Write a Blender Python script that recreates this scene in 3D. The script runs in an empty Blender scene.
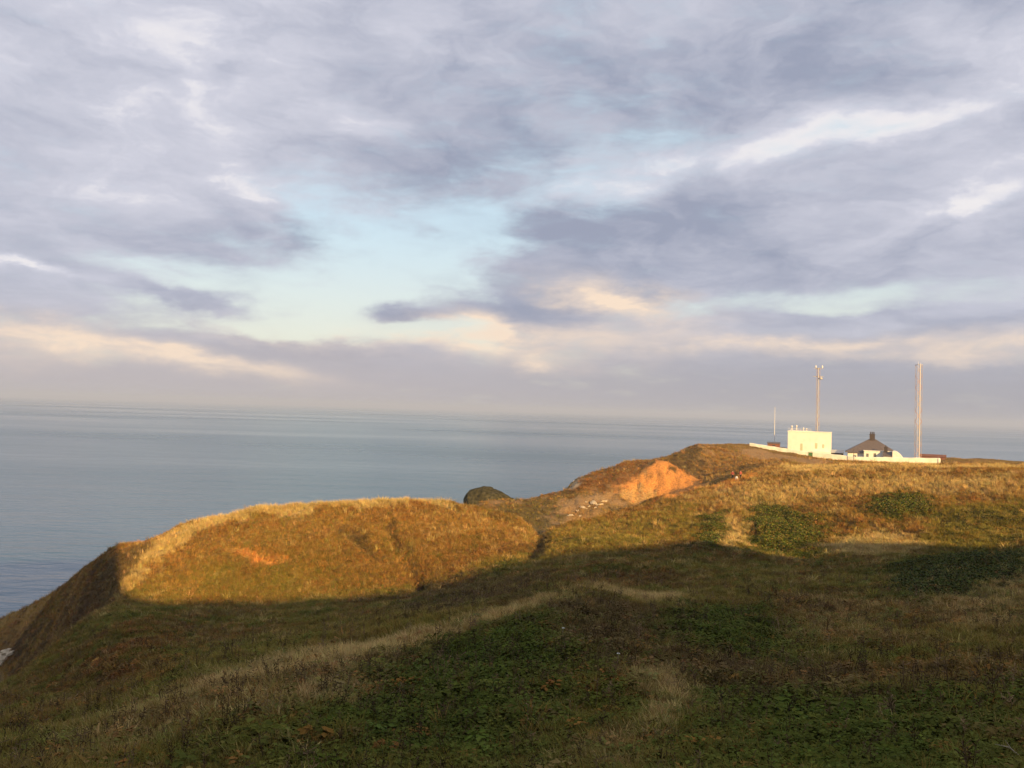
import bpy, math, random
import numpy as np
from mathutils import Vector, Matrix

random.seed(7)
RNG = np.random.default_rng(11)
SC = bpy.context.scene
COL = SC.collection
R = math.radians

# ------------------------------------------------------------------ camera
EYE = 50.0
F = 820.0
PITCH = math.atan(26 / F)
ROLL = math.atan(30 / 1024)
fwd = Vector((0, math.cos(PITCH), math.sin(PITCH)))
rt0 = Vector((1, 0, 0)); up0 = rt0.cross(fwd)
rt = rt0 * math.cos(ROLL) + up0 * math.sin(ROLL)
up = up0 * math.cos(ROLL) - rt0 * math.sin(ROLL)

def ray(px, py):
    return (fwd + rt * ((px - 512) / F) + up * ((384 - py) / F)).normalized()

def at(px, py, d):
    """world point on the ray through a photo position, at horizontal distance d"""
    r = ray(px, py)
    k = d / math.hypot(r.x, r.y)
    return Vector((0, 0, EYE)) + r * k

def azel(px, py):
    r = ray(px, py)
    return math.atan2(r.x, r.y), math.asin(r.z)

SUN_EL = R(14.5)
SUN_PHI = R(22.0)          # sun stands behind the viewer, to the right
SUN_TO = Vector((math.sin(SUN_PHI) * math.cos(SUN_EL), -math.cos(SUN_PHI) * math.cos(SUN_EL), math.sin(SUN_EL)))

# ------------------------------------------------------------------ small helpers
def link(o, parent=None):
    COL.objects.link(o)
    if parent: o.parent = parent
    return o

def tag(o, label=None, cat=None, group=None, kind=None):
    if label: o['label'] = label
    if cat: o['category'] = cat
    if group: o['group'] = group
    if kind: o['kind'] = kind
    return o

def empty(name, loc, rz=0.0):
    o = bpy.data.objects.new(name, None)
    o.location = loc; o.rotation_euler = (0, 0, rz); o.empty_display_size = 0.5
    return link(o)

class MB:
    def __init__(s): s.v = []; s.f = []
    def add(s, vs, fs):
        b = len(s.v); s.v += [tuple(p) for p in vs]; s.f += [tuple(b + i for i in f) for f in fs]; return s
    def box(s, x0, x1, y0, y1, z0, z1):
        return s.add([(x0,y0,z0),(x1,y0,z0),(x1,y1,z0),(x0,y1,z0),(x0,y0,z1),(x1,y0,z1),(x1,y1,z1),(x0,y1,z1)],
                     [(0,3,2,1),(4,5,6,7),(0,1,5,4),(1,2,6,5),(2,3,7,6),(3,0,4,7)])
    def tube(s, a, b, r0, r1=None, n=6):
        a = Vector(a); b = Vector(b); r1 = r0 if r1 is None else r1
        d = (b - a).normalized(); p = d.orthogonal().normalized(); q = d.cross(p)
        vs = []
        for c, r in ((a, r0), (b, r1)):
            for i in range(n):
                t = 2 * math.pi * i / n
                vs.append(c + (p * math.cos(t) + q * math.sin(t)) * r)
        fs = [(i, (i+1) % n, n + (i+1) % n, n + i) for i in range(n)]
        fs += [tuple(range(n))[::-1], tuple(range(n, 2*n))]
        return s.add(vs, fs)
    def lathe(s, prof, n=10, c=(0, 0, 0)):
        vs = []; fs = []
        for r, z in prof:
            for i in range(n):
                t = 2 * math.pi * i / n
                vs.append((c[0] + r*math.cos(t), c[1] + r*math.sin(t), c[2] + z))
        for k in range(len(prof)-1):
            for i in range(n):
                fs.append((k*n+i, k*n+(i+1) % n, (k+1)*n+(i+1) % n, (k+1)*n+i))
        fs += [tuple(range(n))[::-1], tuple(range((len(prof)-1)*n, len(prof)*n))]
        return s.add(vs, fs)
    def prism(s, poly, x0, x1):
        """polygon in (y, z) swept along x"""
        n = len(poly)
        vs = [(x0, y, z) for y, z in poly] + [(x1, y, z) for y, z in poly]
        fs = [(i, (i+1) % n, n+(i+1) % n, n+i) for i in range(n)] + [tuple(range(n))[::-1], tuple(range(n, 2*n))]
        return s.add(vs, fs)
    def build(s, name, mat, parent=None, smooth=False, bevel=0.0):
        me = bpy.data.meshes.new(name); me.from_pydata(s.v, [], s.f); me.update()
        import bmesh
        bm = bmesh.new(); bm.from_mesh(me); bmesh.ops.recalc_face_normals(bm, faces=bm.faces); bm.to_mesh(me); bm.free()
        if mat: me.materials.append(mat)
        if smooth: me.polygons.foreach_set('use_smooth', [True] * len(me.polygons))
        o = link(bpy.data.objects.new(name, me), parent)
        if bevel:
            m = o.modifiers.new('bevel', 'BEVEL'); m.width = bevel; m.segments = 2; m.limit_method = 'ANGLE'
        return o

def np_mesh(name, verts, quads, mat, cols=None, smooth=True, tris=False):
    me = bpy.data.meshes.new(name)
    k = quads.shape[1]
    me.vertices.add(len(verts)); me.vertices.foreach_set('co', verts.astype(np.float32).ravel())
    me.loops.add(quads.size); me.loops.foreach_set('vertex_index', quads.astype(np.int32).ravel())
    me.polygons.add(len(quads))
    me.polygons.foreach_set('loop_start', np.arange(0, quads.size, k, dtype=np.int32))
    me.update(calc_edges=True)
    if smooth: me.polygons.foreach_set('use_smooth', np.ones(len(quads), dtype=bool))
    if cols is not None:
        a = me.attributes.new('tint', 'FLOAT_COLOR', 'POINT')
        c = np.ones((len(verts), 4), np.float32); c[:, :3] = cols
        a.data.foreach_set('color', c.ravel())
    me.materials.append(mat)
    return bpy.data.objects.new(name, me)

# ------------------------------------------------------------------ numpy noise
PERM = np.random.default_rng(3).permutation(256)
PERM = np.concatenate([PERM, PERM, PERM])
GR = np.stack([np.cos(np.arange(256) * 2.39996), np.sin(np.arange(256) * 2.39996)], 1)

def perlin(x, y):
    xi = np.floor(x).astype(int); yi = np.floor(y).astype(int)
    xf = x - xi; yf = y - yi
    u = xf**3 * (xf * (xf * 6 - 15) + 10); v = yf**3 * (yf * (yf * 6 - 15) + 10)
    def g(i, j):
        h = PERM[PERM[(xi + i) & 255] + ((yi + j) & 255)]
        return GR[h, 0] * (xf - i) + GR[h, 1] * (yf - j)
    a = g(0, 0) * (1 - u) + g(1, 0) * u
    b = g(0, 1) * (1 - u) + g(1, 1) * u
    return (a * (1 - v) + b * v) * 1.5

def fbm(x, y, s, o=4, off=0.0):
    t = 0; a = 1.0; n = 0
    for k in range(o):
        t = t + a * perlin(x / s + off + 17.3 * k, y / s - off + 5.1 * k); n += a
        a *= 0.55; s *= 0.5
    return t / n

def sstep(a, b, x):
    t = np.clip((x - a) / (b - a), 0, 1); return t * t * (3 - 2 * t)

def pchip(xs, ys, xq):
    """monotone cubic for one column"""
    h = np.diff(xs); dl = np.diff(ys) / h
    m = np.zeros_like(ys)
    same = dl[:-1] * dl[1:] > 0
    w1 = 2 * h[1:] + h[:-1]; w2 = h[1:] + 2 * h[:-1]
    with np.errstate(divide='ignore', invalid='ignore'):
        mm = (w1 + w2) / (w1 / dl[:-1] + w2 / dl[1:])
    m[1:-1] = np.where(same, mm, 0)
    m[0] = dl[0]; m[-1] = dl[-1]
    i = np.clip(np.searchsorted(xs, xq) - 1, 0, len(xs) - 2)
    t = (xq - xs[i]) / h[i]
    return (ys[i] * (1 + 2*t) * (1-t)**2 + m[i] * h[i] * t * (1-t)**2
            + ys[i+1] * t*t * (3 - 2*t) + m[i+1] * h[i] * t*t * (t - 1))

# ------------------------------------------------------------------ terrain
# each line across the land: (photo x, photo y, distance) or (photo x, None, distance, height below the eye)
Z = None
LAYERS = [
 [(-400,Z,.3,-1.7),(1400,Z,.3,-1.7)],
 [(-400,Z,2,-1.75),(1400,Z,2,-1.75)],
 [(-400,800,17),(0,792,17),(200,790,14),(512,792,13),(1400,810,13)],
 [(-400,Z,45,-25),(0,722,42),(60,715,40),(130,703,34),(200,697,28),(330,690,25),(450,695,23),(600,700,22),(800,700,24),(1024,700,25),(1400,700,25)],
 [(-400,Z,70,-36),(0,708,62),(60,690,58),(130,676,46),(200,684,33),(350,652,38),(450,628,42),(500,613,44),(555,600,45),(600,597,47),(640,604,48),(680,601,50),(800,606,56),(1024,622,48),(1400,630,45)],
 [(-400,Z,95,-46),(0,687,85),(20,677,88),(60,641,95),(95,614,98),(120,604,99),(200,622,85),(350,615,78),(450,598,72),(555,581,68),(600,577,72),(680,574,80),(800,568,88),(1024,571,80),(1400,575,80)],
 [(-400,Z,130,-50),(0,Z,140,-48.8),(60,Z,123,-43),(95,Z,112,-32),(120,601,106),(200,601,101),(330,598,98),(400,592,97),(480,571,97),(540,556,99),(600,550,101),(700,541,107),(800,546,108),(1024,548,102),(1400,550,102)],
 [(-400,Z,160,-51),(0,Z,166,-50.3),(60,Z,141,-42),(95,Z,127,-32),(120,573,119),(200,560,112),(330,545,110),(400,540,110),(480,537,112),(510,540,112),(540,550,108),(570,539,114),(600,533,119),(700,513,130),(800,510,132),(1024,506,132),(1400,510,132)],
 [(-400,Z,190,-51.5),(-60,640,205),(0,622,195),(30,607,184),(60,590,170),(95,563,147),(120,547,140),(150,543,134),(175,533,131),(200,525,128),(250,512,125),(330,506.5,122),(400,503.5,122),(440,503,124),(480,509,127),(510,520,128),(530,531,125),(540,542,120),(549,533,122),(570,528,128),(600,519,135),(650,505,145),(700,490,150),(740,482,153),(780,476,155),(850,471,160),(900,469,163),(1024,470,165),(1400,468,165)],
 [(-400,Z,220,-54),(0,Z,225,-54),(200,Z,172,-45),(330,Z,166,-40),(440,Z,166,-34),(460,Z,165,-27),(480,Z,165,-24.5),(510,Z,165,-25.5),(540,Z,160,-26.5),(570,Z,165,-27),(600,Z,170,-28),(655,Z,195,-26.5),(700,Z,185,-20),(740,475.5,185),(780,469,195),(900,467,220),(1024,468.5,220),(1400,468,220)],
 [(-400,Z,250,-57),(0,Z,255,-57),(330,Z,215,-55),(440,Z,190,-44),(458,Z,193,-31),(480,504,195),(510,507,195),(540,513,195),(570,513,197),(600,508,200),(640,506,212),(655,504,214),(690,497,210),(700,489,210),(740,472,220),(780,464,245),(900,465.5,265),(1024,467.5,280),(1400,466,280)],
 [(-400,Z,280,-59),(0,Z,275,-59),(330,Z,245,-58),(440,Z,215,-53),(458,Z,205,-30),(480,502,207),(510,500,212),(540,497,218),(560,492,225),(567,487,229),(580,479,234),(600,472,246),(620,466,244),(640,468,236),(655,461.5,236),(662,461.5,236),(680,468,238),(700,478,240),(740,463,252),(780,458.5,275),(900,464.5,288),(1024,466.5,320),(1400,465,320)],
 [(-400,Z,300,-60),(0,Z,300,-60),(440,Z,245,-58),(480,Z,236,-52),(540,Z,250,-50),(570,Z,262,-46),(600,Z,275,-36),(620,463,270),(640,460.5,272),(655,463,274),(672,456,282),(690,447,290),(700,444.5,292),(715,445,300),(730,444,318),(750,446.3,334),(800,455.5,330),(830,460.5,327),(855,464.5,326),(900,465,328),(940,465.8,331),(1024,465,350),(1400,464,350)],
 [(-400,Z,340,-61),(440,Z,300,-60),(540,Z,310,-58),(600,Z,320,-50),(640,Z,325,-40),(690,Z,350,-22),(715,Z,360,-15),(750,444.5,395),(780,447.5,372),(830,Z,350,-16.2),(900,Z,352,-17.3),(945,458,388),(985,459,394),(1024,462.5,395),(1400,462,395)],
 [(-400,Z,450,-62),(600,Z,450,-62),(700,Z,450,-45),(780,Z,450,-20),(900,Z,450,-21),(1024,Z,460,-24),(1400,Z,460,-24)],
 [(-400,Z,560,-64),(1400,Z,560,-64)],
]

def px_az(px):
    return math.atan2(px - 512, F)
AZ_IN = np.arange(-43.0, 43.001, 0.115)
AZ_OUT_R = np.arange(44, 181, 1.5)
AZD = np.concatenate([-AZ_OUT_R[::-1], AZ_IN, AZ_OUT_R])
AZ = np.radians(AZD)
ND = 720
DD = 0.6 * (560 / 0.6) ** (np.arange(ND) / (ND - 1))

lay_d, lay_z = [], []
AZC = np.clip(AZ, R(-48), R(48))
for L in LAYERS:
    a, dd, zz = [], [], []
    for p in L:
        if p[1] is None:
            a.append(px_az(p[0])); dd.append(p[2]); zz.append(p[3])
        else:
            q = at(p[0], p[1], p[2]); a.append(math.atan2(q.x, q.y)); dd.append(p[2]); zz.append(q.z - EYE)
    lay_d.append(np.interp(AZC, a, dd)); lay_z.append(np.interp(AZC, a, zz))
lay_d = np.array(lay_d); lay_z = np.array(lay_z)
HT = np.zeros((len(AZ), ND))
for i in range(len(AZ)):
    HT[i] = pchip(lay_d[:, i], lay_z[:, i], DD)
# soften along azimuth
k = np.exp(-0.5 * (np.arange(-6, 7) / 2.2) ** 2); k /= k.sum()
inside = slice(len(AZ_OUT_R), len(AZ_OUT_R) + len(AZ_IN))
sub = np.pad(HT[inside], ((6, 6), (0, 0)), mode='edge')
HT[inside] = sum(k[j] * sub[j:j + len(AZ_IN)] for j in range(13))

GX = np.sin(AZ)[:, None] * DD[None]; GY = np.cos(AZ)[:, None] * DD[None]
# uneven ground
amp = sstep(4, 30, DD)[None] * sstep(-51, -46, HT)
HT += amp * (0.85 * fbm(GX, GY, 14, 3, 1.7) * sstep(15, 80, DD)[None] + 0.42 * fbm(GX, GY, 4.2, 4, 8.1) + 0.10 * fbm(GX, GY, 0.9, 2, 3.3))

AZG = np.degrees(AZ)[:, None]
_hill = (sstep(98, 110, DD) * (1 - sstep(150, 175, DD)))[None] * sstep(-48, -40, HT)
HT += _hill * (0.55 * fbm(GX, GY, 8, 3, 91) + .30 * np.abs(fbm(GX, GY, 2.6, 3, 95)))
_far = (sstep(175, 195, DD) * (1 - sstep(285, 305, DD)))[None] * sstep(-7, -3, AZG) * (1 - sstep(15.5, 18, AZG)) * sstep(-45, -34, HT)
_r = fbm(GX, GY, 13, 4, 101)
HT += _far * (1.5 * (.22 - np.abs(_r)) + .5 * fbm(GX, GY, 3.5, 3, 105))
_q = 1.1; _t = HT / _q; HT += _far * .55 * _q * (np.floor(_t) + sstep(.25, .75, _t - np.floor(_t)) - _t)   # hard ledges

def hcol(az):
    return int(np.argmin(np.abs(AZ - az)))

def hgt(x, y):
    """terrain height (below eye), vectorised bilinear"""
    x = np.asarray(x, float); y = np.asarray(y, float)
    a = np.arctan2(x, y); d = np.clip(np.hypot(x, y), DD[0], DD[-1] * .999)
    i = np.clip(np.searchsorted(AZ, a) - 1, 0, len(AZ) - 2)
    j = np.clip(np.searchsorted(DD, d) - 1, 0, ND - 2)
    s = np.clip((a - AZ[i]) / (AZ[i+1] - AZ[i]), 0, 1); t = (d - DD[j]) / (DD[j+1] - DD[j])
    return (HT[i, j]*(1-s)*(1-t) + HT[i+1, j]*s*(1-t) + HT[i, j+1]*(1-s)*t + HT[i+1, j+1]*s*t)

def hit(px, py, dmin=8.0):
    """first land point seen through a photo position"""
    r = ray(px, py); a = math.atan2(r.x, r.y); tanr = r.z / math.hypot(r.x, r.y)
    c = hcol(a); e = HT[c] / DD
    ok = np.where((e >= tanr) & (DD > dmin))[0]
    j = ok[0] if len(ok) else int(np.argmax(np.where(DD > dmin, e, -9)))
    d = DD[j]
    return np.array([math.sin(a) * d, math.cos(a) * d, HT[c, j]])

# carved gullies on the lit hill and runnels on the bare cliff
def carve(pts, width, depth):
    P = np.array([hit(*p)[:2] for p in pts])
    dist = np.full(GX.shape, 1e9)
    for a, b in zip(P[:-1], P[1:]):
        ab = b - a; L2 = (ab**2).sum() + 1e-9
        t = np.clip(((GX - a[0]) * ab[0] + (GY - a[1]) * ab[1]) / L2, 0, 1)
        dist = np.minimum(dist, np.hypot(GX - a[0] - t*ab[0], GY - a[1] - t*ab[1]))
    return depth * np.exp(-(dist / width) ** 2)
cut = carve([(345,528),(362,548),(385,563)], .8, 0.9) + carve([(388,530),(402,555),(417,580),(424,592)], .9, 1.2) + carve([(541,540),(540,549),(532,560)], 1.2, 1.0)
cut += carve([(180,535),(150,562),(128,590)], 1.0, -0.5)
HT -= cut
def in_px_poly(poly):
    return np.array([hit(*p)[:2] for p in poly])
def poly_sd(P, x, y):
    """signed distance to polygon P, positive inside"""
    d = np.full(x.shape, 1e9); ins = np.zeros(x.shape, bool)
    n = len(P)
    for i in range(n):
        a = P[i]; b = P[(i + 1) % n]; ab = b - a; L2 = (ab**2).sum() + 1e-9
        t = np.clip(((x - a[0]) * ab[0] + (y - a[1]) * ab[1]) / L2, 0, 1)
        d = np.minimum(d, np.hypot(x - a[0] - t*ab[0], y - a[1] - t*ab[1]))
        c = ((a[1] > y) != (b[1] > y)) & (x < (b[0]-a[0]) * (y-a[1]) / (b[1]-a[1] + 1e-12) + a[0])
        ins ^= c
    return np.where(ins, d, -d)

CLIFF = [(660,462),(676,466),(697,480),(703,487),(690,496),(660,503),(640,506),(618,500),(622,492),(634,482),(645,472)]
CLIFF_W = in_px_poly(CLIFF)
m = sstep(-2, 3, poly_sd(CLIFF_W, GX, GY))
w_ = GX + 1.2 * fbm(GX, GY, 6, 2, 4)
HT += m * (0.5 * (np.abs(perlin(w_ / 3.1, GY / 14)) * 2 - .6) + 1.3 * fbm(GX, GY, 3.2, 4, 9))
SCAR = [(236,550),(246,547),(262,553),(276,561),(283,566),(272,569),(256,565),(243,557)]
SCAR_W = in_px_poly(SCAR)
m = sstep(-.5, 1.0, poly_sd(SCAR_W, GX, GY)); HT -= m * (0.55 + 0.5 * fbm(GX, GY, 1.6, 3, 2))

# ---- the hill behind the viewer: its crest shapes the shadow line on the land in front
SHADE = [(122,598),(150,603),(200,602),(260,602),(300,600),(350,598),(400,592),(440,583),(480,571),(520,560),(560,553),
         (600,550),(640,548),(680,541),(705,536),(735,549),(765,546),(800,543),(822,546),(845,560),(880,563),(912,559),(942,549),(1000,548),(1024,546)]
TE = math.tan(SUN_EL); W0 = -28.0
cs, sn = math.cos(SUN_PHI), math.sin(SUN_PHI)
us, hs = [], []
for p in SHADE:
    q = hit(*p); u = q[0]*cs + q[1]*sn; w = -q[0]*sn + q[1]*cs
    us.append(u); hs.append(q[2] + (w - W0) * TE)
o_ = np.argsort(us); us = np.array(us)[o_]; hs = np.array(hs)[o_]
ug = np.arange(-150, 260, 1.0)
hg = np.interp(ug, us, hs)
hg = np.where(ug < us[0] - .5, hs[0] + 19.0 * sstep(0, 4, us[0] - .5 - ug), hg)  # unseen crest raised at this end just to throw shade on the left spur
kk = np.exp(-0.5 * (np.arange(-4, 5) / 1.3) ** 2); kk /= kk.sum()
hg = np.convolve(np.pad(hg, 4, mode='edge'), kk, mode='valid')
U = GX * cs + GY * sn; W = -GX * sn + GY * cs
REAR = np.interp(U, ug, hg) - np.maximum(W - W0, 0) * 0.36 - np.maximum(W0 - 30 - W, 0) * 0.05
REAR += 0.25 * fbm(GX, GY, 3, 3, 6) * sstep(10, 25, np.hypot(GX, GY))
b = sstep(52, 78, np.abs(AZD))[:, None] * sstep(3, 16, DD)[None]
HT = HT * (1 - b) + REAR * b
HT[:, -1] = -64

# ------------------------------------------------------------------ ground cover zones
PAL = dict(straw=(.56,.40,.155), gold=(.37,.205,.056), rust=(.27,.115,.032), olive=(.225,.188,.040), green=(.078,.100,.019),
           heath=(.140,.096,.040), soil=(.60,.255,.068), chalk=(.52,.43,.29), rock=(.12,.095,.06), dirt=(.36,.22,.10))
PN = list(PAL); PC = np.array([PAL[k] for k in PN])
ZONES = [ # name, weight, feather (m), photo outline of the patch on the ground
 ('green', .86, 2.5, [(330,705),(372,672),(430,652),(490,632),(548,612),(580,640),(600,668),(575,720),(540,768),(300,780)]),
 ('green', .84, 2.5, [(690,768),(692,700),(735,690),(800,700),(870,703),(1030,690),(1060,790),(690,795)]),
 ('green', .82, 2.0, [(640,622),(700,608),(770,612),(800,640),(795,672),(745,668),(680,650)]),
 ('green', .7, 2.5, [(752,503),(782,508),(822,518),(820,548),(790,560),(755,552),(748,528)]),
 ('green', .6, 2.5, [(868,500),(905,496),(938,500),(936,518),(900,524),(870,516)]),
 ('olive', .75, 2.0, [(930,512),(1030,500),(1030,550),(930,555),(925,530)]),
 ('green', .55, 3.0, [(886,566),(950,556),(1030,552),(1030,585),(985,590),(930,606),(890,600)]),
 ('green', .7, 1.5, [(700,518),(726,512),(732,545),(705,556),(690,545)]),
 ('heath', .8, 2.0, [(545,610),(600,598),(650,612),(660,640),(640,662),(600,664),(575,640)]),
 ('heath', .75, 2.0, [(660,655),(800,672),(860,690),(850,705),(700,694),(640,676)]),
 ('straw', .34, 2.2, [(40,745),(130,715),(200,700),(300,690),(310,705),(200,730),(120,760),(60,770)]),
 ('rust', .3, 3.0, [(110,640),(150,625),(180,650),(150,690),(110,690)]),
 ('heath', .7, 3.0, [(420,590),(470,575),(540,575),(520,600),(440,612),(390,615)]),
 ('straw', .85, 1.9, [(180,690),(260,665),(350,648),(440,632),(500,612),(556,597),(558,604),(500,622),(440,642),(390,660),(350,668),(270,684),(190,702)]),
 ('straw', .55, 1.6, [(330,652),(360,650),(352,690),(320,712),(260,730),(270,715),(310,695)]),
 ('straw', .85, 1.0, [(560,595),(600,588),(640,597),(690,598),(675,606),(640,606),(600,594)]),
 ('straw', .66, .6, [(630,676),(668,672),(688,690),(686,712),(665,735),(650,730),(660,705),(632,694)]),
 ('straw', .3, .6, [(600,745),(650,735),(640,775),(590,775)]),
 ('straw', .36, 1.4, [(940,600),(1030,570),(1030,625),(980,640),(940,625)]),
 ('straw', .2, 2.0, [(800,600),(900,602),(900,640),(830,655),(790,640)]),
 ('straw', .7, 2.0, [(835,545),(880,535),(930,548),(910,556),(840,556)]),
 ('straw', .8, 1.2, [(724,520),(744,525),(746,548),(730,550)]),
 ('straw', .62, 2.5, [(720,490),(800,484),(900,478),(1030,476),(1030,496),(900,494),(800,502),(740,510)]),
 ('straw', .92, .8, [(150,545),(200,523),(250,510),(330,504),(400,501),(445,501),(445,507),(400,507),(330,510.5),(250,517),(205,530),(165,560),(130,594),(120,592),(140,565)]),
 ('gold', .45, 3.0, [(150,560),(250,520),(440,506),(530,533),(520,560),(440,582),(340,598),(160,602)]),
 ('olive', .6, 2.5, [(230,565),(290,578),(330,590),(280,600),(200,598),(190,575)]),
 ('olive', .55, 2.5, [(545,536),(640,512),(700,505),(690,540),(600,550),(550,552)]),
 ('heath', .8, 2.0, [(0,640),(100,575),(140,548),(150,556),(120,592),(60,640),(0,675)]),
 ('olive', .7, 3.0, [(445,504),(520,500),(560,500),(560,525),(540,535),(500,520),(470,508)]),
 ('heath', .6, 3.0, [(445,504),(520,500),(560,500),(560,525),(540,535),(500,520),(470,508)]),  # heath over the olive paints this slope's shade into the cover colour
 ('rock', .45, 1.5, [(528,522),(560,510),(572,520),(548,534),(535,534)]),
 ('rust', .6, 3.0, [(570,486),(600,472),(640,461),(640,475),(620,490),(575,492)]),
 ('chalk', .6, .8, [(566,487),(572,482),(582,480),(580,487),(568,490)]),
 ('dirt', .7, 2.0, [(560,500),(590,496),(618,492),(620,505),(602,517),(566,524),(552,516)]),
 ('gold', .6, 1.5, [(566,515),(590,505),(606,503),(600,510),(570,522)]),
 ('heath', .85, 3.0, [(660,462),(690,447),(702,456),(702,478),(690,476)]),
 ('gold', .6, 3.0, [(705,456),(750,452),(770,462),(760,472),(705,474)]),
 ('heath', .9, 2.0, [(735,470),(752,464),(764,466),(762,469),(745,473)]),
 ('dirt', .9, 2.0, [(735,450),(760,449),(830,461),(838,464),(820,466),(775,460),(745,456)]),
 ('straw', .8, 3.0, [(780,466),(850,466),(945,467),(1030,467),(1030,470),(940,471),(850,473),(790,474)]),
 ('heath', .8, .6, [(343,527),(348,526),(366,545),(388,562),(384,566),(360,551)]),  # dark heath strip, paints shade into the gully crease
 ('heath', .85, .6, [(386,529),(391,528),(405,552),(421,578),(428,592),(420,594),(410,573),(398,553)]),  # second gully: its shade deepened by dark heath colour
 ('heath', .9, .7, [(537,541),(544,541),(543,550),(535,562),(529,560)]),  # notch between the hills, its shade put into dark heath cover
 ('soil', .95, 1.6, CLIFF),
 ('straw', .5, .5, [(655,497),(640,505),(618,500),(622,492),(636,490)]),
 ('soil', .75, .7, SCAR),
 ('soil', .45, .8, [(700,484),(730,480),(760,476),(742,486),(705,492)]),
]
ZW = [(PN.index(n), w, f, in_px_poly(P)) for n, w, f, P in ZONES]

def cover(x, y, warp=1.0):
    """weights over the palette for ground positions"""
    d = np.hypot(x, y); n = len(x)
    wt = np.zeros((n, len(PN)))
    I = PN.index
    a = fbm(x, y, 16, 4, 2.1); b_ = fbm(x, y, 7, 4, 6.4); c = fbm(x, y, 3.2, 3, 11.0)
    hill = sstep(95, 125, d)
    wt[:, I('olive')] = np.clip(.75 + 1.1*a, 0.1, 1.2) * (1 - .55*hill)
    wt[:, I('rust')] = np.clip(.30 - 1.0*a + .7*b_, 0, 1) * (.55 + .45*hill) + .55 * hill * sstep(-.1, .25, c)
    wt[:, I('heath')] = np.clip(.22 + 1.3*b_ - .4*a, 0, 1) * (1 - .5*hill)
    wt[:, I('straw')] = np.clip(.05 + .7*c, 0, 1) * (.6 + .4*hill)
    wt[:, I('gold')] = np.clip(.05 + .6*hill + .5*a, 0, 1)
    wt[:, I('green')] = np.clip(.10 - 1.1*b_ + .3*c, 0, 1) * (1 - hill)
    e = fbm(x, y, 22, 3, 61.0)
    wt[:, I('straw')] += hill * np.clip(.9 * e + .5 * c, 0, .9)
    wt[:, I('olive')] += hill * np.clip(-1.1 * e + .3 * b_, 0, .8)
    az_ = np.degrees(np.arctan2(x, y)); far = sstep(168, 185, d) * (1 - sstep(285, 300, d)) * sstep(-8, -4, az_) * (1 - sstep(16.5, 19, az_))
    e2 = fbm(x, y, 7, 4, 71.0); e3 = fbm(x, y, 12, 3, 81.0)
    wt[:, I('dirt')] += far * 3.6 * sstep(-.02, .2, e2)
    wt[:, I('heath')] += far * 1.5 * sstep(.0, .25, e3)
    wt[:, I('chalk')] += far * .5 * sstep(.26, .42, e2 - .3 * e3)
    wt /= wt.sum(1, keepdims=True)
    wx = x + warp * (0.018 * d * fbm(x, y, 5, 3, 21) + .25 * fbm(x, y, 1.2, 2, 31)) * 1.8
    wy = y + warp * (0.03 * d * fbm(x, y, 5, 3, 41) + .3 * fbm(x, y, 1.4, 2, 51)) * 1.8
    for pi, w, f, P in ZW:
        lo = P.min(0) - 3 * f - 2; hi = P.max(0) + 3 * f + 2
        s = np.where((wx > lo[0]) & (wx < hi[0]) & (wy > lo[1]) & (wy < hi[1]))[0]
        if not len(s): continue
        kw = min(1.0, np.hypot(*(P.max(0) - P.min(0))) / 26)
        t = sstep(-f, f, poly_sd(P, x[s] + (wx[s] - x[s]) * kw, y[s] + (wy[s] - y[s]) * kw)) * w
        wt[s] *= (1 - t)[:, None]; wt[s, pi] += t
    return wt

# ------------------------------------------------------------------ materials
def nt(name):
    m = bpy.data.materials.new(name); m.use_nodes = True
    t = m.node_tree; b = t.nodes['Principled BSDF']
    return m, t, b
def mat(name, col, rough=.8, spec=.3, var=.15, scale=3.0, bump=0.0, metal=0.0):
    m, t, b = nt(name); N = t.nodes; Lk = t.links
    b.inputs['Roughness'].default_value = rough; b.inputs['Specular IOR Level'].default_value = spec
    b.inputs['Metallic'].default_value = metal
    tc = N.new('ShaderNodeTexCoord'); no = N.new('ShaderNodeTexNoise')
    no.inputs['Scale'].default_value = scale; no.inputs['Detail'].default_value = 6
    Lk.new(tc.outputs['Object'], no.inputs['Vector'])
    mx = N.new('ShaderNodeMix'); mx.data_type = 'RGBA'
    mx.inputs['A'].default_value = (*[c * (1 - var) for c in col], 1)
    mx.inputs['B'].default_value = (*[min(1, c * (1 + var)) for c in col], 1)
    mr = N.new('ShaderNodeMapRange'); mr.inputs['From Min'].default_value = .3; mr.inputs['From Max'].default_value = .7
    Lk.new(no.outputs['Fac'], mr.inputs['Value']); Lk.new(mr.outputs['Result'], mx.inputs['Factor'])
    Lk.new(mx.outputs['Result'], b.inputs['Base Color'])
    if bump:
        bp = N.new('ShaderNodeBump'); bp.inputs['Strength'].default_value = bump; bp.inputs['Distance'].default_value = .1
        Lk.new(no.outputs['Fac'], bp.inputs['Height']); Lk.new(bp.outputs['Normal'], b.inputs['Normal'])
    return m

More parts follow.
